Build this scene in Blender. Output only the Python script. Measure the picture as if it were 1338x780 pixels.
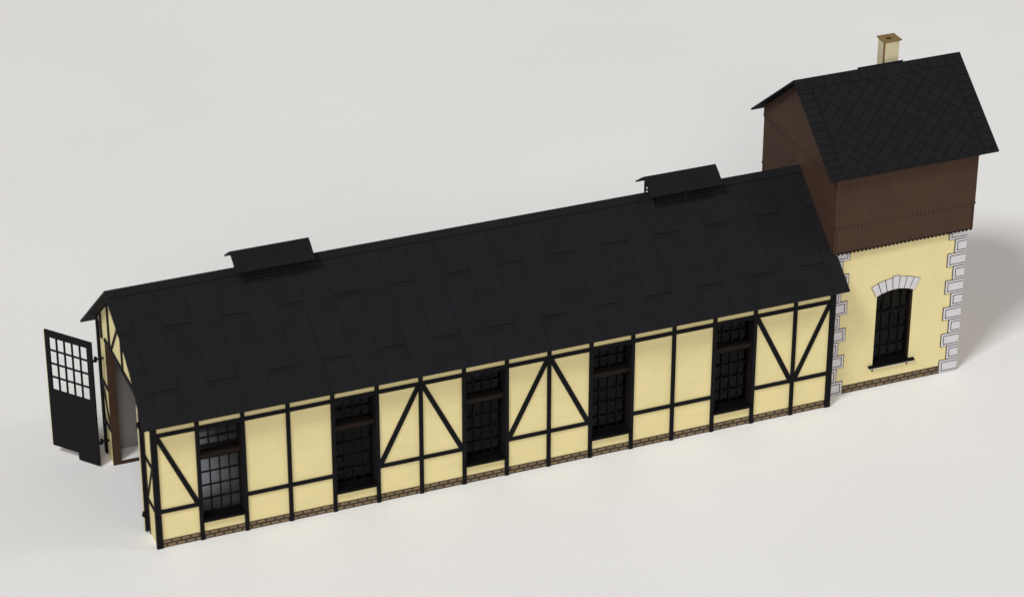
import bpy, bmesh, math, random
from mathutils import Vector, Matrix
random.seed(7)
for o in list(bpy.data.objects): bpy.data.objects.remove(o)
SC = bpy.context.scene
COL = SC.collection
S = 0.018            # one wall bay of the model is 18 mm; everything below is written in bays

# ------------------------------------------------------------------ camera
cam = bpy.data.objects.new('camera', bpy.data.cameras.new('camera'))
COL.objects.link(cam)
cam.location = Vector((-12.8056, -51.9117, 35.2143)) * S
cam.rotation_euler = (math.radians(61.199), math.radians(-0.122), math.radians(-21.880))
cam.data.sensor_width = 36.0
cam.data.lens = 3887.95 / 1338.0 * 36.0
cam.data.clip_start = 0.02
cam.data.clip_end = 100.0
cam.data.dof.use_dof = True
cam.data.dof.focus_distance = 67.5 * S
cam.data.dof.aperture_fstop = 18.0
SC.camera = cam

# ------------------------------------------------------------------ light
w = bpy.data.worlds.new('World'); SC.world = w; w.use_nodes = True
w.node_tree.nodes['Background'].inputs[0].default_value = (1.0, 0.94, 0.91, 1)
w.node_tree.nodes['Background'].inputs[1].default_value = 0.225
SC.view_settings.view_transform = 'Standard'
SC.view_settings.look = 'None'
SC.view_settings.exposure = 0.0
SC.view_settings.gamma = 1.0

def area_lamp(name, loc, target, size, power, color):
    L = bpy.data.lights.new(name, 'AREA'); L.shape = 'RECTANGLE'
    L.size, L.size_y = size[0] * S, size[1] * S
    L.energy = power; L.color = color
    o = bpy.data.objects.new(name, L); COL.objects.link(o)
    o.location = Vector(loc) * S
    o.rotation_euler = (Vector(target) - Vector(loc)).to_track_quat('-Z', 'Y').to_euler()
    o['kind'] = 'helper'
    return o
area_lamp('studio_lamp', (-831, -534, 1253), (9, 2, 1), (330, 330), 5250.0, (0.955, 0.99, 1.0))
area_lamp('studio_lamp', (-525, -1492, 919), (9, 2, 1), (620, 440), 3850.0, (1.0, 0.95, 0.92))
area_lamp('studio_lamp', (90, -40, 95), (9, 2, 1), (26, 26), 6.5, (1.0, 0.98, 0.96))

# ------------------------------------------------------------------ materials
def mat(name):
    m = bpy.data.materials.new(name); m.use_nodes = True
    nt = m.node_tree; b = nt.nodes['Principled BSDF']
    return m, nt, b
def N(nt, t, **kw):
    n = nt.nodes.new(t)
    for k, v in kw.items():
        if k.startswith('i_'):
            key = k[2:]; n.inputs[int(key) if key.isdigit() else key.replace('_', ' ')].default_value = v
        else: setattr(n, k, v)
    return n
def math_n(nt, op, a, b=None):
    n = nt.nodes.new('ShaderNodeMath'); n.operation = op
    for i, v in enumerate((a, b)):
        if v is None: continue
        if isinstance(v, (int, float)): n.inputs[i].default_value = v
        else: nt.links.new(v, n.inputs[i])
    return n.outputs[0]
def mix_c(nt, fac, a, b):
    n = nt.nodes.new('ShaderNodeMix'); n.data_type = 'RGBA'
    for i, v in ((0, fac), (6, a), (7, b)):
        if hasattr(v, 'links'): nt.links.new(v, n.inputs[i])
        else: n.inputs[i].default_value = v if i == 0 else (*v, 1)
    return n.outputs[2]
def uvs(nt, scale=(1, 1, 1), loc=(0, 0, 0), rot=0):
    t = nt.nodes.new('ShaderNodeUVMap'); t.uv_map = 'UVMap'
    m = N(nt, 'ShaderNodeMapping'); m.inputs['Scale'].default_value = scale
    m.inputs['Location'].default_value = loc; m.inputs['Rotation'].default_value = (0, 0, rot)
    nt.links.new(t.outputs[0], m.inputs[0]); return m.outputs[0]
def noise(nt, vec, scale, detail=4, rough=0.6):
    n = N(nt, 'ShaderNodeTexNoise'); n.inputs['Scale'].default_value = scale
    n.inputs['Detail'].default_value = detail; n.inputs['Roughness'].default_value = rough
    if vec is not None: nt.links.new(vec, n.inputs['Vector'])
    return n.outputs[0]
def ramp(nt, fac, stops):
    r = nt.nodes.new('ShaderNodeValToRGB'); e = r.color_ramp.elements
    while len(e) < len(stops): e.new(0.5)
    for k, (p, c) in zip(e, stops): k.position = p; k.color = (*c, 1)
    nt.links.new(fac, r.inputs[0]); return r.outputs[0]
def bump(nt, b, h, dist, strength=1.0):
    n = nt.nodes.new('ShaderNodeBump'); n.inputs['Distance'].default_value = dist * S
    n.inputs['Strength'].default_value = strength
    nt.links.new(h, n.inputs['Height']); nt.links.new(n.outputs[0], b.inputs['Normal'])

def card(name, c, var=0.12, rough=0.8, grain=(6, 40), spec=None, bmp=0.006):
    """painted card or thin plywood: a base colour with fine fibre and faint blotches"""
    m, nt, b = mat(name)
    if spec is None: spec = 0.08 if c[0] < .1 else 0.25
    f = noise(nt, uvs(nt, (grain[0], grain[1], 1)), 1.0, 5, .65)
    g = noise(nt, uvs(nt), 1.3, 4, .6)
    fine = noise(nt, uvs(nt), 55, 2, .7)
    s = math_n(nt, 'ADD', math_n(nt, 'MULTIPLY', f, .35), math_n(nt, 'ADD', math_n(nt, 'MULTIPLY', g, .4), math_n(nt, 'MULTIPLY', fine, .25)))
    col = ramp(nt, s, [(0.3, tuple(x * (1 - var) for x in c)), (0.7, tuple(min(1, x * (1 + var)) for x in c))])
    nt.links.new(col, b.inputs['Base Color'])
    b.inputs['Roughness'].default_value = rough
    b.inputs['Specular IOR Level'].default_value = spec
    bump(nt, b, s, bmp)
    return m

M = {}
M['yellow'] = card('cream_plywood', (0.72, 0.62, 0.315), 0.09, 0.7, (0.7, 9))
M['tower_yellow'] = card('cream_plaster_card', (0.72, 0.622, 0.322), 0.07, 0.75, (3, 3))
M['timber'] = card('black_timber_card', (0.0058, 0.0058, 0.0074), 0.3, 0.6, (30, 30))
M['frame'] = card('black_brown_card', (0.0038, 0.0034, 0.0034), 0.3, 0.55, (20, 20))
M['brown_wood'] = card('dark_brown_card', (0.0145, 0.0098, 0.0078), 0.3, 0.6, (4, 40))
M['reveal'] = card('burnt_edge_card', (0.048, 0.027, 0.0165), 0.35, 0.7, (3, 40))
M['cut_edge'] = card('raw_cut_card_edge', (0.62, 0.54, 0.33), 0.15, 0.8)
M['inside'] = card('grey_card_inside', (0.21, 0.20, 0.195), 0.06, 0.8)
M['floor'] = card('white_card_floor', (0.72, 0.71, 0.70), 0.05, 0.8)
M['dark_floor'] = card('added_dark_floor', (0.045, 0.042, 0.042), 0.2, 0.85)
M['quoin'] = card('pale_stone_card', (0.60, 0.58, 0.60), 0.07, 0.75, (5, 5))
M['ink'] = card('engraved_line', (0.035, 0.028, 0.022), 0.2, 0.8)
M['cladding'] = card('brown_board_card', (0.063, 0.0355, 0.024), 0.2, 0.65, (40, 3))
M['cladding_dark'] = card('brown_board_gap', (0.036, 0.020, 0.0145), 0.2, 0.8)
M['cladding_tip'] = card('dark_board_end', (0.026, 0.015, 0.013), 0.2, 0.8)
M['chimney'] = card('chimney_plywood', (0.56, 0.505, 0.325), 0.15, 0.75, (40, 3))
M['chimney_edge'] = card('chimney_burnt_edge', (0.16, 0.085, 0.025), 0.3, 0.75)
M['cap'] = card('olive_brown_cap', (0.20, 0.135, 0.050), 0.25, 0.75, (12, 12))
M['hole'] = card('flue_shade_brown', (0.055, 0.030, 0.012), 0.2, 0.9)
M['black'] = card('black_card', (0.0085, 0.0085, 0.0105), 0.25, 0.7, (20, 20))

def brick_lines(nt, vec, bw, rh, mortar, offset=0.5):
    n = N(nt, 'ShaderNodeTexBrick'); n.offset = offset; n.squash = 1.0
    n.inputs['Scale'].default_value = 1.0
    n.inputs['Mortar Size'].default_value = mortar
    n.inputs['Mortar Smooth'].default_value = 0.25
    n.inputs['Brick Width'].default_value = bw
    n.inputs['Row Height'].default_value = rh
    n.inputs['Bias'].default_value = 0.0
    nt.links.new(vec, n.inputs['Vector'])
    return n
def plinth_material():
    m, nt, b = mat('engraved_brick_plinth')
    n = brick_lines(nt, uvs(nt, loc=(0.1, 0, 0)), 0.21, 0.098, 0.024)
    n.inputs['Color1'].default_value = (0.230, 0.160, 0.074, 1)
    n.inputs['Color2'].default_value = (0.165, 0.112, 0.056, 1)
    n.inputs['Mortar'].default_value = (0.012, 0.008, 0.005, 1)
    g = noise(nt, uvs(nt), 9, 4)
    col = mix_c(nt, math_n(nt, 'MULTIPLY', g, 0.35), n.outputs[0], (0.15, 0.10, 0.055))
    nt.links.new(col, b.inputs['Base Color']); b.inputs['Roughness'].default_value = .8
    bump(nt, b, math_n(nt, 'SUBTRACT', 1.0, n.outputs['Fac']), 0.012)
    return m
M['plinth'] = plinth_material()

BLACK_ROOF = (0.0088, 0.0088, 0.0108)
def roof_sheet_material():
    """tarred roofing felt: strips down the slope, joints staggered; UV = (x, distance down from the ridge)"""
    m, nt, b = mat('black_roofing_felt')
    uv = nt.nodes.new('ShaderNodeUVMap'); uv.uv_map = 'UVMap'
    sep = nt.nodes.new('ShaderNodeSeparateXYZ'); nt.links.new(uv.outputs[0], sep.inputs[0])
    wob = noise(nt, uvs(nt), 1.1, 2)
    u, v = sep.outputs[0], sep.outputs[1]
    cmb = nt.nodes.new('ShaderNodeCombineXYZ')
    nt.links.new(math_n(nt, 'ADD', v, 27.9 - 1.055), cmb.inputs[0])
    nt.links.new(math_n(nt, 'ADD', math_n(nt, 'ADD', u, 0.626 * 101 - 5.755), math_n(nt, 'MULTIPLY', math_n(nt, 'SUBTRACT', wob, .5), .02)), cmb.inputs[1])
    n = brick_lines(nt, cmb.outputs[0], 2.79, 0.626, 0.017)
    # the doubled line just below each joint and beside each lap
    cmb2 = nt.nodes.new('ShaderNodeVectorMath'); cmb2.operation = 'ADD'
    nt.links.new(cmb.outputs[0], cmb2.inputs[0]); cmb2.inputs[1].default_value = (-0.075, 0.0, 0)
    n2 = brick_lines(nt, cmb2.outputs[0], 2.79, 0.626, 0.013)
    ridge = math_n(nt, 'LESS_THAN', math_n(nt, 'ABSOLUTE', math_n(nt, 'SUBTRACT', v, 0.2)), 0.014)
    near = math_n(nt, 'LESS_THAN', v, 0.2)
    lines = math_n(nt, 'MAXIMUM', n.outputs['Fac'], math_n(nt, 'MULTIPLY', n2.outputs['Fac'], .55))
    lines = math_n(nt, 'MAXIMUM', math_n(nt, 'MULTIPLY', lines, math_n(nt, 'SUBTRACT', 1.0, near)), ridge)
    soft = noise(nt, uvs(nt), 2.2, 5, .65); fine = noise(nt, uvs(nt), 70, 2, .8)
    s = math_n(nt, 'ADD', math_n(nt, 'MULTIPLY', soft, .55), math_n(nt, 'MULTIPLY', fine, .45))
    base = ramp(nt, s, [(.3, tuple(x * .72 for x in BLACK_ROOF)), (.7, tuple(x * 1.3 for x in BLACK_ROOF))])
    fr = math_n(nt, 'FRACT', math_n(nt, 'DIVIDE', math_n(nt, 'ADD', u, 0.626 * 101 - 5.755), 0.626))
    seam = math_n(nt, 'LESS_THAN', math_n(nt, 'ABSOLUTE', math_n(nt, 'SUBTRACT', math_n(nt, 'ABSOLUTE', math_n(nt, 'SUBTRACT', fr, .5)), .5)), .045)
    weak = math_n(nt, 'MULTIPLY', seam, math_n(nt, 'ADD', 0.25, math_n(nt, 'MULTIPLY', noise(nt, uvs(nt, (1.6, 1.6, 1)), 1.7, 3), .75)))
    lines = math_n(nt, 'MULTIPLY', lines, math_n(nt, 'SUBTRACT', 1.0, weak))
    worn = math_n(nt, 'MULTIPLY', lines, math_n(nt, 'ADD', 0.50, math_n(nt, 'MULTIPLY', noise(nt, uvs(nt), 3.5, 3), .7)))
    nt.links.new(mix_c(nt, worn, base, (0.0022, 0.0022, 0.0028)), b.inputs['Base Color'])
    b.inputs['Roughness'].default_value = 0.72; b.inputs['Specular IOR Level'].default_value = .10
    h = math_n(nt, 'ADD', math_n(nt, 'MULTIPLY', s, .25), math_n(nt, 'SUBTRACT', 1.0, lines))
    bump(nt, b, h, 0.012, .6)
    return m
M['felt'] = roof_sheet_material()

def slate_material(u0, u1):
    m, nt, b = mat('black_diamond_slate')
    uv = nt.nodes.new('ShaderNodeUVMap'); uv.uv_map = 'UVMap'
    sep = nt.nodes.new('ShaderNodeSeparateXYZ'); nt.links.new(uv.outputs[0], sep.inputs[0])
    u, v = sep.outputs[0], sep.outputs[1]
    d = brick_lines(nt, uvs(nt, (1, 1.1, 1), rot=math.radians(45)), 0.27, 0.27, 0.010, 0.0)
    sw = nt.nodes.new('ShaderNodeCombineXYZ'); nt.links.new(v, sw.inputs[0]); nt.links.new(u, sw.inputs[1])
    vergel = brick_lines(nt, uvs(nt, loc=(0.13 - u0, 0, 0)), 0.9, 0.19, 0.011, 0.5)
    ridgel = brick_lines(nt, sw.outputs[0], 0.9, 0.22, 0.011, 0.5)
    ml = math_n(nt, 'LESS_THAN', u, u0 + 0.36); mr = math_n(nt, 'GREATER_THAN', u, u1 - 0.36)
    mv = math_n(nt, 'MAXIMUM', ml, mr); mrg = math_n(nt, 'LESS_THAN', v, 0.29)
    def mixf(f, a, b_):
        return math_n(nt, 'ADD', math_n(nt, 'MULTIPLY', a, math_n(nt, 'SUBTRACT', 1.0, f)), math_n(nt, 'MULTIPLY', b_, f))
    l = mixf(mv, d.outputs['Fac'], vergel.outputs['Fac'])
    l = mixf(mrg, l, ridgel.outputs['Fac'])
    for c, x in ((u, u0 + .36), (u, u1 - .36), (v, .29)):
        l = math_n(nt, 'MAXIMUM', l, math_n(nt, 'LESS_THAN', math_n(nt, 'ABSOLUTE', math_n(nt, 'SUBTRACT', c, x)), .009))
    soft = noise(nt, uvs(nt), 2.6, 5, .65); fine = noise(nt, uvs(nt), 70, 2, .8)
    s = math_n(nt, 'ADD', math_n(nt, 'MULTIPLY', soft, .55), math_n(nt, 'MULTIPLY', fine, .45))
    base = ramp(nt, s, [(.3, (0.0062, 0.0065, 0.0082)), (.7, (0.0112, 0.0115, 0.0138))])
    worn = math_n(nt, 'MULTIPLY', l, math_n(nt, 'ADD', 0.35, math_n(nt, 'MULTIPLY', noise(nt, uvs(nt), 4, 3), .9)))
    nt.links.new(mix_c(nt, worn, base, (0.0018, 0.0018, 0.0024)), b.inputs['Base Color'])
    b.inputs['Roughness'].default_value = 0.7; b.inputs['Specular IOR Level'].default_value = .10
    bump(nt, b, math_n(nt, 'ADD', math_n(nt, 'MULTIPLY', s, .25), math_n(nt, 'SUBTRACT', 1.0, l)), 0.012, .6)
    return m
TRX0, TRX1 = 15.7811, 20.0207
M['slate'] = slate_material(TRX0, TRX1)

def glass_material():
    m, nt, b = mat('window_acetate')
    nt.nodes.remove(b)
    out = nt.nodes['Material Output']
    t = nt.nodes.new('ShaderNodeBsdfTransparent'); t.inputs[0].default_value = (0.62, 0.63, 0.65, 1)
    g = nt.nodes.new('ShaderNodeBsdfGlossy'); g.inputs['Roughness'].default_value = 0.06
    f = nt.nodes.new('ShaderNodeFresnel'); f.inputs[0].default_value = 1.18
    mx = nt.nodes.new('ShaderNodeMixShader')
    nt.links.new(f.outputs[0], mx.inputs[0]); nt.links.new(t.outputs[0], mx.inputs[1]); nt.links.new(g.outputs[0], mx.inputs[2])
    nt.links.new(mx.outputs[0], out.inputs[0])
    return m
M['glass'] = glass_material()

def paper_material():
    m, nt, b = mat('white_paper_sheet')
    tc = nt.nodes.new('ShaderNodeTexCoord')
    mp = N(nt, 'ShaderNodeMapping'); mp.inputs['Scale'].default_value = (1 / S,) * 3
    nt.links.new(tc.outputs['Object'], mp.inputs[0])
    big = noise(nt, mp.outputs[0], 0.12, 3, .5); fine = noise(nt, mp.outputs[0], 9, 3, .7)
    s = math_n(nt, 'ADD', math_n(nt, 'MULTIPLY', big, .6), math_n(nt, 'MULTIPLY', fine, .4))
    nt.links.new(ramp(nt, s, [(.3, (.755, .746, .736)), (.7, (.815, .806, .796))]), b.inputs['Base Color'])
    b.inputs['Roughness'].default_value = .55; b.inputs['Specular IOR Level'].default_value = .25
    bump(nt, b, fine, 0.01, .6)
    return m
M['paper'] = paper_material()

# ------------------------------------------------------------------ mesh helpers
class MB:
    """collects faces in bay units (world position) and links them as one mesh object"""
    def __init__(self, mats):
        self.v, self.f, self.mats = [], [], mats if isinstance(mats, (list, tuple)) else [mats]
        self.uvf = None
    def face(self, pts, mi=0):
        n = len(self.v); self.v += [tuple(p) for p in pts]; self.f.append((list(range(n, n + len(pts))), mi))
    def prism(self, a, b, mi=0, sides=None, capb=True):
        """two matching outlines joined by side faces"""
        self.face(a, mi)
        if capb: self.face(b[::-1], mi)
        for i in range(len(a)):
            j = (i + 1) % len(a)
            self.face([a[j], a[i], b[i], b[j]], mi if sides is None else (sides[i] if isinstance(sides, (list, tuple)) else sides))
    def box(self, x0, x1, y0, y1, z0, z1, mi=0, rotz=0, piv=None):
        P = [(x, y) for x, y in ((x0, y0), (x1, y0), (x1, y1), (x0, y1))]
        if rotz:
            c, s = math.cos(rotz), math.sin(rotz); px, py = piv
            P = [(px + (x - px) * c - (y - py) * s, py + (x - px) * s + (y - py) * c) for x, y in P]
        self.prism([(x, y, z0) for x, y in P][::-1], [(x, y, z1) for x, y in P][::-1], mi)
    def cells(self, us, vs, filled, fn, mi=0, edge=None, back=None):
        """sheet of cells with holes; fn(u, v, w) with w 0 = front, 1 = back"""
        edge = mi if edge is None else edge; back = mi if back is None else back
        nu, nv = len(us) - 1, len(vs) - 1
        F = lambda i, j: 0 <= i < nu and 0 <= j < nv and filled((us[i] + us[i + 1]) / 2, (vs[j] + vs[j + 1]) / 2)
        for i in range(nu):
            for j in range(nv):
                if not F(i, j): continue
                a, b, c, d = us[i], us[i + 1], vs[j], vs[j + 1]
                self.face([fn(a, c, 0), fn(b, c, 0), fn(b, d, 0), fn(a, d, 0)], mi)
                self.face([fn(a, d, 1), fn(b, d, 1), fn(b, c, 1), fn(a, c, 1)], back)
                if not F(i - 1, j): self.face([fn(a, c, 0), fn(a, d, 0), fn(a, d, 1), fn(a, c, 1)], edge)
                if not F(i + 1, j): self.face([fn(b, d, 0), fn(b, c, 0), fn(b, c, 1), fn(b, d, 1)], edge)
                if not F(i, j - 1): self.face([fn(b, c, 0), fn(a, c, 0), fn(a, c, 1), fn(b, c, 1)], edge)
                if not F(i, j + 1): self.face([fn(a, d, 0), fn(b, d, 0), fn(b, d, 1), fn(a, d, 1)], edge)
    def tube(self, a, b, r, n=10, mi=0):
        a, b = Vector(a), Vector(b); d = (b - a).normalized()
        s = d.cross(Vector((0, 0, 1)) if abs(d.z) < .9 else Vector((1, 0, 0))).normalized(); t = d.cross(s)
        ring = lambda c: [tuple(c + r * (math.cos(2 * math.pi * k / n) * s + math.sin(2 * math.pi * k / n) * t)) for k in range(n)]
        self.prism(ring(a), ring(b), mi)
    def build(self, name, parent=None, loc=None):
        me = bpy.data.meshes.new(name)
        base = Vector((0, 0, 0))
        q = parent
        while q is not None: base += q.location; q = q.parent
        o = bpy.data.objects.new(name, me)
        L = Vector(loc) * S - base if loc is not None else Vector((0, 0, 0))
        o.location = L
        org = base + L
        bm = bmesh.new(); uvl = bm.loops.layers.uv.new('UVMap')
        vs = [bm.verts.new(Vector(p) * S - org) for p in self.v]
        for idx, mi in self.f:
            try: f = bm.faces.new([vs[i] for i in idx])
            except ValueError: continue
            f.material_index = mi
            f.normal_update(); n = f.normal
            if abs(n.z) > .97: t = Vector((1, 0, 0))
            else: t = Vector((0, 0, 1)).cross(n).normalized()
            if t.x < -.3 or (abs(t.x) <= .3 and t.y < 0): t = -t
            bb = n.cross(t)
            if bb.z < 0 or (abs(bb.z) < .05 and bb.y < 0): bb = -bb
            for l, i in zip(f.loops, idx):
                P = Vector(self.v[i])
                l[uvl].uv = self.uvf(P) if self.uvf else (P.dot(t), P.dot(bb))
        bmesh.ops.remove_doubles(bm, verts=bm.verts, dist=1e-7)
        bmesh.ops.recalc_face_normals(bm, faces=bm.faces)
        bm.to_mesh(me); bm.free()
        for m in self.mats: me.materials.append(m)
        COL.objects.link(o)
        if parent is not None: o.parent = parent
        return o
def thing(name, label, cat, loc):
    o = bpy.data.objects.new(name, None); COL.objects.link(o)
    o.empty_display_size = .02; o.location = Vector(loc) * S
    o['label'] = label; o['category'] = cat
    return o
def copy_tree(o, parent, shift):
    c = o.copy(); COL.objects.link(c); c.parent = parent
    c.location = o.location + Vector(shift) * S
    for ch in [x for x in bpy.data.objects if x.parent is o]:
        copy_tree(ch, c, (0, 0, 0))
    return c

# ------------------------------------------------------------------ the surface
g = MB(M['paper'])
g.cells([-160, 160], [-120, 320], lambda u, v: True, lambda u, v, q: (u, v, -0.3 * q))
tb = g.build('tabletop'); tb['kind'] = 'structure'
tb['label'] = 'plain white paper sheet under the model building'; tb['category'] = 'table'

# ------------------------------------------------------------------ engine shed
W = 4.266; YM = W / 2; ZR = 5.236; K = 0.8025; OE = 0.3936
RX0, RX1 = -0.262, 16.14
shed = thing('engine_shed', 'long cream and black half-timbered engine shed with black roof and open doors', 'engine shed', (8, YM, 0))
zroof = lambda y: ZR - K * abs(y - YM)           # upper face of the roof
WT = 3.42                                         # wall top under the eaves
WIN = (1, 4, 7, 10, 13)                           # window bays
WB, WH = 0.455, 2.735
HP = 0.045
# walls
def in_window(x, z):
    return any(k + HP - .002 < x < k + 1 - HP + .002 and WB < z < WH for k in WIN)
m = MB([M['yellow'], M['inside']])
xs = sorted([0.03, 15.97] + [k + HP for k in WIN] + [k + 1 - HP for k in WIN])
m.cells(xs, [0.002, WB, WH, WT], lambda x, z: not in_window(x, z), lambda u, v, q: (u, 0.03 + .13 * q, v), 0, 0, 1)
front = m.build('long_wall', shed)
m = MB(M['plinth'])
m.box(0.034, 15.966, 0.018, .08, 0, .195)
m.build('plinth', front)
m = MB([M['yellow'], M['inside']])
m.cells([0.03, 15.97], [0.002, WT], lambda x, z: True, lambda u, v, q: (u, W - .03 - .13 * q, v), 0, 0, 1)
rear = m.build('long_wall', shed)
m = MB(M['plinth']); m.box(0.034, 15.966, W - .08, W - .018, 0, .195); m.build('plinth', rear)
def timber(name, parent, pts, y0, y1):
    q = MB(M['timber']); q.prism([(x, y0, z) for x, z in pts], [(x, y1, z) for x, z in pts]); return q.build(name, parent)
for yw, sgn, par in ((0.0, 1, front), (W, -1, rear)):
    Y = lambda d: yw + sgn * d
    for i in range(17):
        x0, x1 = (i - HP, i + HP)
        if i == 0: x0, x1 = -0.012, 0.125
        if i == 16: x0, x1 = 15.875, 16.012
        timber('post', par, [(x0, 0), (x1, 0), (x1, WT), (x0, WT)], Y(-0.012), Y(0.06))
    for i in range(16):
        a = i + HP if i else 0.125
        b = i + 1 - HP if i < 15 else 15.875
        timber('wall_plate', par, [(a, WH), (b, WH), (b, 2.826), (a, 2.826)], Y(-0.006), Y(0.06))
        if sgn < 0 or i not in WIN:
            timber('rail', par, [(a, .862), (b, .862), (b, .953), (a, .953)], Y(-0.003), Y(0.06))
        br = {0: '\\', 5: '/', 6: '\\', 8: '/', 9: '\\', 14: '\\', 15: '/'}.get(i) if sgn > 0 else None
        if br:
            wd = .082; t0, b0 = WH + .004, .95
            if br == '\\': p = [(a, t0), (a, t0 - wd * 1.55), (b - wd, b0), (b, b0), (b, b0 + wd * 1.2), (a + wd * .75, t0)]
            else: p = [(b, t0), (b - wd * .75, t0), (a, b0 + wd * 1.2), (a, b0), (a + wd, b0), (b, t0 - wd * 1.55)]
            timber('brace', par, p, Y(0.006), Y(0.06))

# gable walls
JN, JF, ZL = 0.655, 3.615, 3.17                  # door jambs and lintel height
gz = lambda y: zroof(y) - .075
def gable(x0, x1, opening):
    q = MB([M['yellow'], M['inside']])
    if opening:
        a = [(.06, 0.0), (JN, 0.0), (JN, ZL), (JF, ZL), (JF, 0.0), (W - .06, 0.0), (W - .06, gz(W - .06)), (YM, gz(YM)), (.06, gz(.06))]
    else:
        a = [(.06, 0.0), (W - .06, 0.0), (W - .06, gz(W - .06)), (YM, gz(YM)), (.06, gz(.06))]
    q.prism([(x0, y, z) for y, z in a], [(x1, y, z) for y, z in a])
    return q.build('gable_wall', shed)
gl = gable(0.03, .10, True)
gr = gable(15.90, 15.97, False)
def gtimber(name, pts, d0=-0.004, d1=0.05):
    q = MB(M['timber']); q.prism([(d0, y, z) for y, z in pts], [(d1, y, z) for y, z in pts]); return q.build(name, gl)
def strip(p, q, wd):
    d = Vector((q[0] - p[0], q[1] - p[1])).normalized(); n = Vector((-d.y, d.x)) * wd / 2
    return [(p[0] + n.x, p[1] + n.y), (q[0] + n.x, q[1] + n.y), (q[0] - n.x, q[1] - n.y), (p[0] - n.x, p[1] - n.y)]
gtimber('post', [(W - .11, 0), (W + .005, 0), (W + .005, gz(W)), (W - .11, gz(W - .11))], 0.0, .06)
for y in (0.37, W - .37):
    gtimber('post', [(y - .045, ZL - .05), (y + .045, ZL - .05), (y + .045, gz(y + .045)), (y - .045, gz(y - .045))], -.006)
for y in (1.06, YM, W - 1.06):
    gtimber('post', [(y - .04, ZL + .09), (y + .04, ZL + .09), (y + .04, gz(y + .04)), (y - .04, gz(y - .04))], -.006)
gtimber('lintel', [(JN, ZL), (JF, ZL), (JF, ZL + .09), (JN, ZL + .09)], -.01)
for s in (-1, 1):
    gtimber('brace', strip((YM + s * .08, 4.35), (YM + s * .93, ZL + .10), .07), .002)
for y0, y1 in ((.125, JN), (JF, W - .11)):
    for z in (.90, 1.95):
        gtimber('rail', [(y0, z - .04), (y1, z - .04), (y1, z + .04), (y0, z + .04)], 0.0)
for y0, y1, p, q_ in ((.125, JN, (.16, 1.9), (JN - .05, 1.0)), (JF, W - .11, (W - .15, 1.9), (JF + .05, 1.0))):
    gtimber('brace', strip(p, q_, .06), .004)
# brown frame lining the doorway
q = MB(M['reveal'])
q.box(.012, .195, JF - .012, JF + .03, 0, ZL - .012)
q.box(.012, .195, JN - .03, JN + .012, 0, ZL - .012)
q.box(.012, .195, JN - .03, JF + .03, ZL - .012, ZL + .012)
q.build('door_frame', shed)
# raised floor on either side of the track slot
for y0, y1 in ((.17, 1.02), (JF - .014, W - .17)):
    q = MB([M['floor'], M['reveal']])
    q.cells([.197, 3.0], [y0, y1], lambda u, v: True, lambda u, v, k: (u, v, .10 * (1 - k)), 0, 1, 0)
    q.build('floor', shed)

q = MB(M['dark_floor']); q.box(3.0, 15.85, .17, W - .17, .004, .10); q.build('floor', shed)  # added unseen floor, dark so the windows beyond the first stay black
# roof of the shed
ca = 1 / math.sqrt(1 + K * K); sa = K * ca
VMAX = (YM + OE) / ca
def slope_fn(side, bow=0.0, th=0.045):
    def fn(u, v, k):
        x = u
        if u < 0: x += bow * math.sin(math.pi * min(1, max(0, (v / VMAX - .12) / .86)))
        y = YM - side * v * ca; z = ZR - v * sa
        return (x, y + side * th * sa * k * .9, z - th * ca * k - (.012 * k if v < .01 else 0))
    return fn
q = MB([M['felt'], M['black']])
vcuts = sorted([VMAX * k / 12 for k in range(13)] + [(YM - .30) / ca])
xc = [RX0] + [k + 0.0 for k in range(0, 16, 2)] + [16.02, RX1]
for side in (1, -1):
    q.cells(xc, vcuts, (lambda s: lambda u, v: u < 16.02 or v > (YM - .30) / ca)(side), slope_fn(side, .055 if side > 0 else 0.0), 0, 1, 1)
q.uvf = lambda P: (P.x, abs(YM - P.y) / ca)
roof = q.build('roof', shed)

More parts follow.
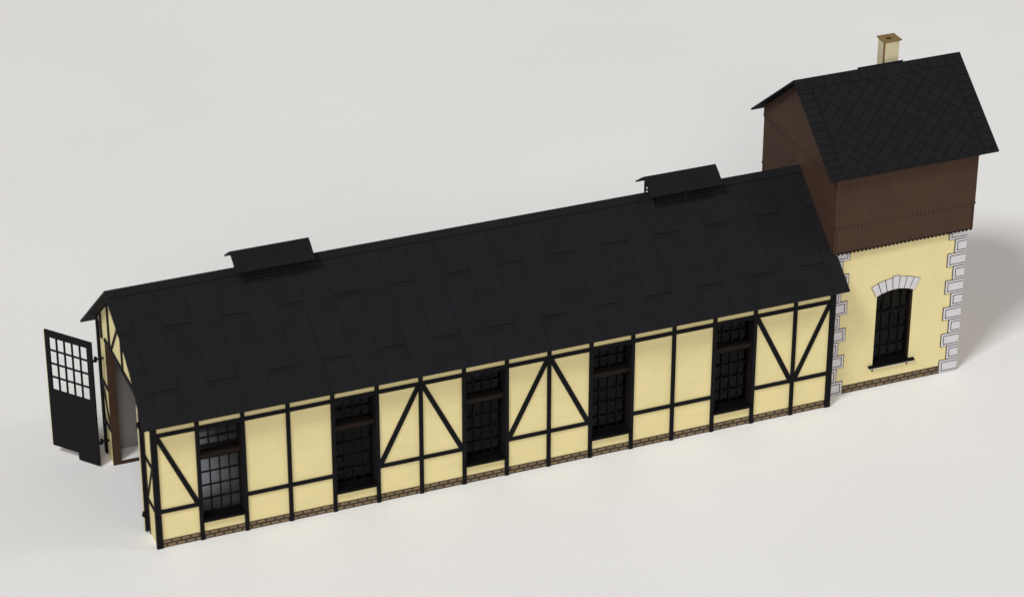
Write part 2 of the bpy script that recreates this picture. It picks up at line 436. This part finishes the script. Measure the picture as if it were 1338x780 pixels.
# ridge vents
def ridge_vent(x0, x1):
    zr, hw, sl = 5.632, .445, .66
    # body: corner posts, louvre slats, closed lower board
    bx0, bx1, bh = x0 + .17, x1 - .17, .335
    top = lambda dy: zr - .05 - sl * abs(dy)
    q = MB(M['black'])
    for xx in (bx0, bx1 - .036):
        for dy in (-bh, bh - .036):
            q.box(xx, xx + .036, YM + dy, YM + dy + .036, zroof(YM + bh) - .05, top(bh))
    xm = (bx0 + bx1) / 2
    for s in (-1, 1):
        y0 = YM + s * bh - (0.07 if s > 0 else 0)
        q.box(xm - .035, xm + .035, y0 + .002, y0 + .068, zroof(YM + bh) - .05, top(bh))
    body = q.build('roof_vent', roof, loc=((x0 + x1) / 2, YM, ZR))
    n = 4; zb = zroof(YM + bh) + .015; dz = (top(bh) - zb) / n
    for k in range(n):
        z = zb + k * dz
        for s in (-1, 1):                                  # long sides
            q = MB(M['black'])
            yo = YM + s * (bh + .01); yi = YM + s * (bh - .06)
            for a, b in ((bx0 + .036, xm - .035), (xm + .035, bx1 - .036)):
                q.prism([(a, yo, z), (a, yi, z + dz * .55), (a, yi, z + dz * .75), (a, yo, z + dz * .2)], [(b, yo, z), (b, yi, z + dz * .55), (b, yi, z + dz * .75), (b, yo, z + dz * .2)])
            q.build('louvre_slat', body)
    for k in range(n + 1):                                 # short ends, with a post in the middle
        z = zb + k * dz
        for xx in (bx0, bx1 - .02):
            q = MB(M['black'])
            if z + dz * .34 > top(.1): continue
            q.box(xx, xx + .02, YM - bh + .036, YM + bh - .036, z, z + dz * .30)
            q.build('louvre_slat', body)
    q = MB([M['black']])
    cs = 1 / math.sqrt(1 + sl * sl)
    for s in (1, -1):
        q.cells([x0, x1], [0, hw * .52, hw * .54, hw], lambda u, v: True,
                (lambda s: lambda u, v, k: (u, YM - s * v + s * .02 * sl * k, zr - sl * v - (.012 if v > hw * .53 else 0) - .028 * k - (.01 * k if v < .01 else 0)))(s))
    q.build('vent_roof', body)
    return body
ridge_vent(2.50, 4.27)
ridge_vent(12.13, 13.90)

# windows of the shed: built once in the second bay, then copied
def shed_window(k):
    a, b = k + HP, k + 1 - HP
    q = MB([M['frame']])
    y0, y1 = .165, .20
    lo, mid, hi = .50, 2.045, 2.70
    def sash(z0, z1, rows, fw, fb, ft):
        xs_, zs_ = [a], [z0]
        cols = 4
        pw = (b - a - 2 * fw - (cols - 1) * .028) / cols
        x = a + fw
        solid_x = []
        for c in range(cols):
            xs_ += [x, x + pw]; x += pw + .028
        xs_.append(b)
        ph = (z1 - z0 - fb - ft - (rows - 1) * .028) / rows
        z = z0 + fb
        for r in range(rows):
            zs_ += [z, z + ph]; z += ph + .028
        zs_.append(z1)
        hole = lambda u, v: any(xs_[i] < u < xs_[i + 1] for i in range(1, len(xs_) - 1, 2)) and any(zs_[j] < v < zs_[j + 1] for j in range(1, len(zs_) - 1, 2))
        q.cells(xs_, zs_, lambda u, v: not hole(u, v), lambda u, v, w_: (u, y0 + (y1 - y0) * w_, v))
    sash(lo, mid, 4, .040, .085, .150); sash(mid + .004, hi + .03, 2, .040, .105, .05)
    win = q.build('window', shed, loc=(k + .5, 0, WB))
    q = MB(M['brown_wood'])
    q.box(b - .004, b + .03, .036, y0 - .004, WB + .045, WH)          # reveal boards
    q.box(a - .03, a + .004, .036, y0 - .004, WB + .045, WH)
    q.build('reveal', win)
    q = MB(M['brown_wood']); q.box(a + .006, b - .006, .055, y0 + .02, 2.0, 2.095); q.build('transom', win)
    q = MB(M['frame']); q.box(a - .02, b + .045, -.05, y0 - .002, WB - .004, WB + .05); q.build('sill', win)
    q = MB(M['glass']); q.box(a + .01, b - .01, y1 + .002, y1 + .008, lo + .01, hi); q.build('glass', win)
    return win
w0 = shed_window(1)
for k in WIN[1:]: copy_tree(w0, shed, (k - 1, 0, 0))

# doors: one leaf wide open, one folded into the shed
def door_leaf(hx, hy, ang, wd=1.262):
    """leaf in its own plane: s runs from the hinge outward, along direction ang"""
    dx, dy = math.cos(ang), math.sin(ang); nx, ny = -dy, dx
    th = .045
    P = lambda s, z, k: (hx + dx * s + nx * th * k, hy + dy * s + ny * th * k, z)
    ps0, ps1, pz0, pz1, bar = .135, 1.152, 1.69, 3.02, .026
    pw = (ps1 - ps0 - 4 * bar) / 5; ph = (pz1 - pz0 - 3 * bar) / 4
    ss = [0]; x = ps0
    for c in range(5): ss += [x, x + pw]; x += pw + bar
    ss.append(wd)
    zs = [.045, .225]; z = pz0
    for r in range(4): zs += [z, z + ph]; z += ph + bar
    zs.append(3.183)
    sc_ = sorted(ss + [.565])
    hole = lambda u, v: any(ss[i] < u < ss[i + 1] for i in range(1, len(ss) - 1, 2)) and any(zs[j] < v < zs[j + 1] for j in range(2, len(zs) - 1, 2))
    q = MB([M['black'], M['cut_edge']])
    q.cells(sc_, zs, lambda u, v: not hole(u, v) and not (v < .225 and u > .565), P, 0, 0)
    leaf = q.build('door', shed, loc=(hx, hy, 0))
    q = MB(M['cut_edge'])                                   # raw card on the free edge
    a = [P(wd, .226, 0), P(wd + .014, .226, 0), P(wd + .014, 3.182, 0), P(wd, 3.182, 0)]
    b = [P(wd, .226, 1), P(wd + .014, .226, 1), P(wd + .014, 3.182, 1), P(wd, 3.182, 1)]
    q.prism(a, b); q.build('free_edge', leaf)
    return leaf, P
leaf, P = door_leaf(-.262, 3.665, math.atan2(.97, -.79))
for z in (.62, 2.72):
    q = MB(M['timber'])
    q.tube((-.02, JF + .09, z), (-.21, JF + .09, z), .026, 8)
    q.tube((-.20, JF + .09, z - .06), (-.20, JF + .09, z + .06), .036, 10)
    a = P(-.02, z, .5); b = P(.26, z, -.3)
    q.tube((-.20, JF + .09, z), a, .024, 8)
    q.build('hinge', leaf)
leaf, P = door_leaf(-.07, JN + .055, 0.0)
for z in (.50, 2.72):
    q = MB(M['timber'])
    q.tube((-.085, JN + .03, z - .06), (-.085, JN + .03, z + .06), .034, 10)
    q.tube((-.085, JN + .03, z), (-.135, JN + .03, z - .015), .02, 8)
    q.tube((-.085, JN + .03, z), (.02, JN + .0, z), .024, 8)
    q.build('hinge', leaf)
q = MB(M['cut_edge']); q.box(-.085, -.071, JN + .058, JN + .098, .06, 3.17); q.build('raw_edge', leaf)

# ------------------------------------------------------------------ water tower
TX0, TX1, TY0, TY1, TZ = 16.075, 19.53, .411, 3.905, 3.80
tower = thing('water_tower', 'tall cream water tower with brown boarded upper storey, white corner stones and chimney', 'water tower', ((TX0 + TX1) / 2, (TY0 + TY1) / 2, 0))
XM = 17.775
wx0, wx1, wz0, wzs, rise = 17.30, 18.235, .60, 2.425, .105
R_in = ((wx1 - wx0) ** 2 / 4 + rise ** 2) / (2 * rise)
xc_ = (wx0 + wx1) / 2; zc_ = wzs + rise - R_in
def arc(x, r=R_in): return zc_ + math.sqrt(max(0, r * r - (x - xc_) ** 2))
nA = 12
arcL = [(wx0 + (xc_ - wx0) * i / nA, arc(wx0 + (xc_ - wx0) * i / nA)) for i in range(nA + 1)]
arcR = [(xc_ + (wx1 - xc_) * i / nA, arc(xc_ + (wx1 - xc_) * i / nA)) for i in range(nA + 1)]
q = MB([M['tower_yellow'], M['reveal'], M['inside']])
yb = TY0 + .14; z0 = .21
L = [(TX0, z0), (xc_, z0), (xc_, wz0), (wx0, wz0)] + arcL + [(xc_, TZ), (TX0, TZ)]
Rr = [(TX1, z0), (TX1, TZ), (xc_, TZ)] + arcR + [(wx1, wz0), (xc_, wz0), (xc_, z0)]
for Pq in (L, Rr):
    q.face([(x, TY0 + .008, z) for x, z in Pq], 0); q.face([(x, yb, z) for x, z in Pq][::-1], 2)
ring = [(wx0, wz0)] + arcL + arcR[1:] + [(wx1, wz0)]
for i in range(len(ring)):
    a, b = ring[i], ring[(i + 1) % len(ring)]
    q.face([(a[0], TY0 + .008, a[1]), (b[0], TY0 + .008, b[1]), (b[0], yb, b[1]), (a[0], yb, a[1])], 1)
q.face([(TX0, TY0 + .008, z0), (TX0, yb, z0), (TX0, yb, TZ), (TX0, TY0 + .008, TZ)])
q.face([(TX1, TY0 + .008, z0), (TX1, TY0 + .008, TZ), (TX1, yb, TZ), (TX1, yb, z0)])
tw = q.build('front_wall', tower)
q = MB(M['tower_yellow'])
q.box(TX0, TX0 + .14, yb, TY1 - .14, z0, TZ); q.build('side_wall', tower)
q = MB(M['tower_yellow'])
q.box(TX1 - .14, TX1, yb, TY1 - .14, z0, TZ); q.build('side_wall', tower)
q = MB(M['tower_yellow'])
q.box(TX0, TX1, TY1 - .14, TY1, z0, TZ); q.build('rear_wall', tower)
q = MB(M['plinth'])
q.box(TX0 + .004, TX1 - .004, TY0 + .002, yb - .004, 0, z0)
q.box(TX0 + .004, TX0 + .13, yb, TY1 - .14, 0, z0); q.box(TX1 - .13, TX1 - .004, yb, TY1 - .14, 0, z0)
q.box(TX0 + .004, TX1 - .004, TY1 - .13, TY1 - .004, 0, z0)
q.build('plinth', tower)
# corner stones
def quoin(side, k, h=.3525):
    wd = .46 if k % 2 == 0 else .29
    zb_, zt = k * h + .004, min((k + 1) * h - .004, TZ)
    q = MB([M['quoin'], M['ink']])
    yf = TY0
    X = (lambda d: TX1 + .012 - d) if side > 0 else (lambda d: TX0 - .012 + d)
    def bx(d0, d1, y0, y1, z0_, z1_, mi):
        a, b = sorted((X(d0), X(d1))); q.box(a, b, y0, y1, z0_, z1_, mi)
    bx(0, wd + .012, yf - .004, yf + .05, zb_ - .003, zt + .003, 1)      # dark cut line round the stone
    bx(-.003, wd - .006, yf - .012, yf + .3, zb_ + .010, zt - .010, 0)
    ln = .017; g_ = .052
    bx(-.001, wd - g_, yf - .0155, yf, zt - g_ - ln, zt - g_, 1)         # engraved inner line, open at the corner
    bx(-.001, wd - g_, yf - .0155, yf, zb_ + g_, zb_ + g_ + ln, 1)
    bx(wd - g_ - ln, wd - g_, yf - .0152, yf, zb_ + g_ + ln, zt - g_ - ln, 1)
    return q.build('quoin', tw)
for side in (-1, 1):
    for k in range(11): quoin(side, k)
# arch stones
q0 = 7
def voussoir(i):
    half = .335                                             # half-angle span of the arch
    th0 = math.asin((wx1 - xc_) / R_in)
    t0 = -th0 * 1.07 + 2.14 * th0 * i / q0; t1 = -th0 * 1.07 + 2.14 * th0 * (i + 1) / q0
    key = i == 3
    r0 = R_in - .006; r1 = R_in + (.345 if key else .305)
    flare = 1.12
    def seg(a0, a1, ra, rb, shrink):
        a0 += shrink / R_in; a1 -= shrink / R_in; ra += shrink * .8; rb -= shrink * .8
        pts = []
        for s_ in range(5):
            a = a0 + (a1 - a0) * s_ / 4; pts.append((xc_ + ra * math.sin(a), zc_ + ra * math.cos(a)))
        for s_ in range(5):
            a = (a1 + (a0 - a1) * s_ / 4); pts.append((xc_ + rb * math.sin(a), zc_ + rb * math.cos(a)))
        return pts
    q = MB([M['quoin'], M['ink']])
    for pts, ya, mi in ((seg(t0, t1, r0, r1, 0), TY0 - .003 - (.002 if i % 2 else 0), 1), (seg(t0, t1, r0, r1, .0095), TY0 - .012, 0)):
        q.prism([(x, ya, z) for x, z in pts], [(x, TY0 + .03, z) for x, z in pts], mi)
    return q.build('voussoir', tw)
for i in range(q0): voussoir(i)
# tower window
q = MB(M['frame'])
ya, yb2 = TY0 + .115, TY0 + .15
def bar(x0, x1, z0_, z1_, d=0): q.box(x0, x1, ya - d, yb2 - d * .5, z0_, z1_)
bar(wx0 - .01, wx0 + .05, wz0, 2.45); bar(wx1 - .05, wx1 + .01, wz0, 2.45)
bar(wx0 + .05, wx1 - .05, wz0, wz0 + .06); bar(wx0 + .05, wx1 - .05, 1.86, 1.93, .004)
for f in (.25, .5, .75):
    x = wx0 + (wx1 - wx0) * f; bar(x - .014, x + .014, wz0 + .06, 1.86); bar(x - .014, x + .014, 1.93, arc(x) + .01)
for z in (1.0, 1.42): bar(wx0 + .05, wx1 - .05, z - .012, z + .012, .003)
pts = [(x, z + .01) for x, z in arcL + arcR[1:]] + [(x, z - .06) for x, z in (arcL + arcR[1:])[::-1]]
q.prism([(x, ya - .006, z) for x, z in pts], [(x, yb2 - .006, z) for x, z in pts])
tower_win = q.build('window', tower)
q = MB(M['glass']); q.box(wx0, wx1, yb2 + .004, yb2 + .010, wz0, 2.5); q.build('glass', tower_win)
q = MB([M['frame'], M['quoin']])
q.box(17.185, 18.372, TY0 - .075, TY0 + .11, wz0 - .045, wz0 + .002); q.box(17.20, 18.355, TY0 - .055, TY0 + .02, wz0 - .075, wz0 - .047, 1)
q.build('sill', tower_win)
for x in (17.30, 18.20):
    q = MB(M['frame']); q.box(x - .012, x + .012, TY0 - .02, TY0 + .02, wz0 - .15, wz0 - .078); q.build('sill_bracket', tower_win)
q = MB(M['inside']); q.box(TX0 + .15, TX1 - .15, TY0 + .16, TY1 - .15, .01, .03); q.build('floor', tower)

# boarded tank storey
BX0, BX1, BY0, BY1, BZ = 16.035, 19.628, .315, 4.005, 3.755
TR_Z, TR_E, TK, TYM, TYE = 7.3625, 5.7694, .77778, 2.1634, .1151
troof = lambda y: TR_Z - TK * abs(y - TYM)
bd = .0998
def boards(q, n, pos, zb_, ztop, d0, d1, tip=0, round_=True, vary=.0022):
    """row of vertical boards with round lower ends; pos(t, d, z) gives the point"""
    for i in range(n):
        a, b = i * bd + .0018, (i + 1) * bd - .0018
        c = (a + b) / 2; r = (b - a) / 2
        e = vary * math.sin(i * 12.9898) 
        low = [(c - r * math.cos(math.pi * s_ / 6), zb_ + r * 1.0 - r * 1.5 * math.sin(math.pi * s_ / 6)) for s_ in range(7)] if round_ else [(a, zb_), (b, zb_)]
        top = [(b, ztop(b)), (a, ztop(a))]
        if c > 0 and ztop(c) > max(ztop(a), ztop(b)): top = [(b, ztop(b)), (c, ztop(c)), (a, ztop(a))]
        if min(ztop(a), ztop(b)) < zb_ + r: continue
        zt_ = zb_ + r                                             # the round lower end is darker in the lowest row
        if round_: q.prism([pos(t, d0 + e, z) for t, z in low], [pos(t, d1, z) for t, z in low], tip)
        o = [(a, zt_), (b, zt_)] + top if round_ else low + top
        q.prism([pos(t, d0 + e, z) for t, z in o], [pos(t, d1, z) for t, z in o])
def dots(q, n, pos, z, d):
    for i in range(n + 1):
        c = i * bd; r = .020
        o = [(c + r * math.cos(math.pi * s_ / 4), z + r * 1.1 * math.sin(math.pi * s_ / 4)) for s_ in range(8)]
        q.prism([pos(t, d, zz) for t, zz in o], [pos(t, d + .02, zz) for t, zz in o], 1)
nx = 36; ny = 37
bdx = (BX1 - BX0) / bd; 
def wall_boards(name, n, pos, ztop, upper):
    q = MB([M['cladding'], M['cladding_dark'], M['cladding_tip']])
    boards(q, n, pos, BZ, lambda t: min(ztop(t), 4.50), .010, .034, 2)
    boards(q, n, pos, 4.40, lambda t: min(ztop(t), 5.70) if upper else ztop(t), 0.0, .034)
    dots(q, n, pos, 4.435, -.003)
    if upper:
        boards(q, n, pos, 5.62, ztop, -.016, .034)
        dots(q, n, pos, 5.655, -.019)
    a = [(0.004, BZ + .075), (n * bd - .004, BZ + .075)]
    tl = [ztop(.004)]; 
    o = a + [(n * bd - .004, ztop(n * bd - .004))] + ([(n * bd / 2, ztop(n * bd / 2))] if upper else []) + [(.004, ztop(.004))]
    q.prism([pos(t, .016, z) for t, z in o], [pos(t, .06, z) for t, z in o], 1)
    return q.build(name, tower)
eave_under = lambda y: troof(y) - .05
wall_boards('front_boarding', nx, lambda t, d, z: (BX0 + t, BY0 + d, z), lambda t: eave_under(BY0) - .0, False)
wall_boards('rear_boarding', nx, lambda t, d, z: (BX1 - t, BY1 - d, z), lambda t: eave_under(BY1) - .0, False)
wall_boards('gable_boarding', ny, lambda t, d, z: (BX0 + d, BY1 - t, z), lambda t: eave_under(BY1 - t), True)
wall_boards('gable_boarding', ny, lambda t, d, z: (BX1 - d, BY0 + t, z), lambda t: eave_under(BY0 + t), True)
q = MB(M['cladding_dark']); q.box(BX0 + .06, BX1 - .06, BY0 + .06, BY1 - .06, TZ, TZ + .04); q.build('tank_floor', tower)

# tower roof
tca = 1 / math.sqrt(1 + TK * TK); tsa = TK * tca; TV = (TYM - TYE) / tca
q = MB([M['slate'], M['black']])
for s in (1, -1):
    q.cells([TRX0, TRX0 + 1.4, TRX1 - 1.4, TRX1], [TV * k / 4 for k in range(5)], lambda u, v: True,
            (lambda s: lambda u, v, k: (u, TYM - s * v * tca + s * .04 * tsa * k * .9, TR_Z - v * tsa - .04 * tca * k - (.01 * k if v < .01 else 0)))(s), 0, 1, 1)
q.uvf = lambda P: (P.x, abs(TYM - P.y) / tca)
troof_o = q.build('roof', tower)
q = MB(M['black'])
q.prism([(17.45, TYM + .012, 7.345), (18.56, TYM + .012, 7.345), (18.56, TYM + .012, 7.397), (17.40, TYM + .012, 7.397)][::-1],
        [(17.45, TYM + .05, 7.31), (18.56, TYM + .05, 7.31), (18.56, TYM + .05, 7.375), (17.40, TYM + .05, 7.375)][::-1])
q.build('ridge_flashing', troof_o)
# chimney
cx0, cx1, cy0, cy1, cz = 18.115, 18.505, 2.285, 2.60, 7.835
q = MB([M['chimney'], M['chimney_edge']])
q.box(cx0 + .008, cx1 - .008, cy0, cy1, 6.85, cz)
q.box(cx0, cx0 + .022, cy0 - .004, cy0 + .04, 6.86, cz - .002, 1)
q.box(cx1 - .020, cx1 - .004, cy0 + .01, cy1 - .01, 6.86, cz - .002, 0)
chim = q.build('chimney', troof_o)
q = MB([M['cap'], M['hole']])
rr = .075; mx_, my_ = (cx0 + cx1) / 2 - .01, (cy0 + cy1) / 2
X0, X1, Y0, Y1 = cx0 - .008, cx1 + .045, cy0 - .016, cy1 + .06
n = 24
def sq(a):
    c, s_ = math.cos(a), math.sin(a); k = 1 / max(abs(c), abs(s_))
    return (mx_ + ((X1 - mx_) if c > 0 else (mx_ - X0)) * c * k, my_ + ((Y1 - my_) if s_ > 0 else (my_ - Y0)) * s_ * k)
for i in range(n):
    a, b = 2 * math.pi * (i + .0) / n + math.pi / 4, 2 * math.pi * (i + 1) / n + math.pi / 4
    pa, pb = sq(a), sq(b)
    ia, ib = [(mx_ + rr * math.cos(t), my_ + rr * math.sin(t)) for t in (a, b)]
    zt, zb_ = cz + .03, cz + .002
    q.face([(*pa, zt), (*pb, zt), (*ib, zt), (*ia, zt)]); q.face([(*pb, zb_), (*pa, zb_), (*ia, zb_), (*ib, zb_)])
    q.face([(*pa, zb_), (*pb, zb_), (*pb, zt), (*pa, zt)]); q.face([(*ib, zb_), (*ia, zb_), (*ia, zt), (*ib, zt)])
q.face([(mx_ + rr * 1.02 * math.cos(2 * math.pi * i / n), my_ + rr * 1.02 * math.sin(2 * math.pi * i / n), cz + .016) for i in range(n)], 1)  # dark disc plugs the hole, its colour stands for the shade inside
q.build('chimney_cap', chim)
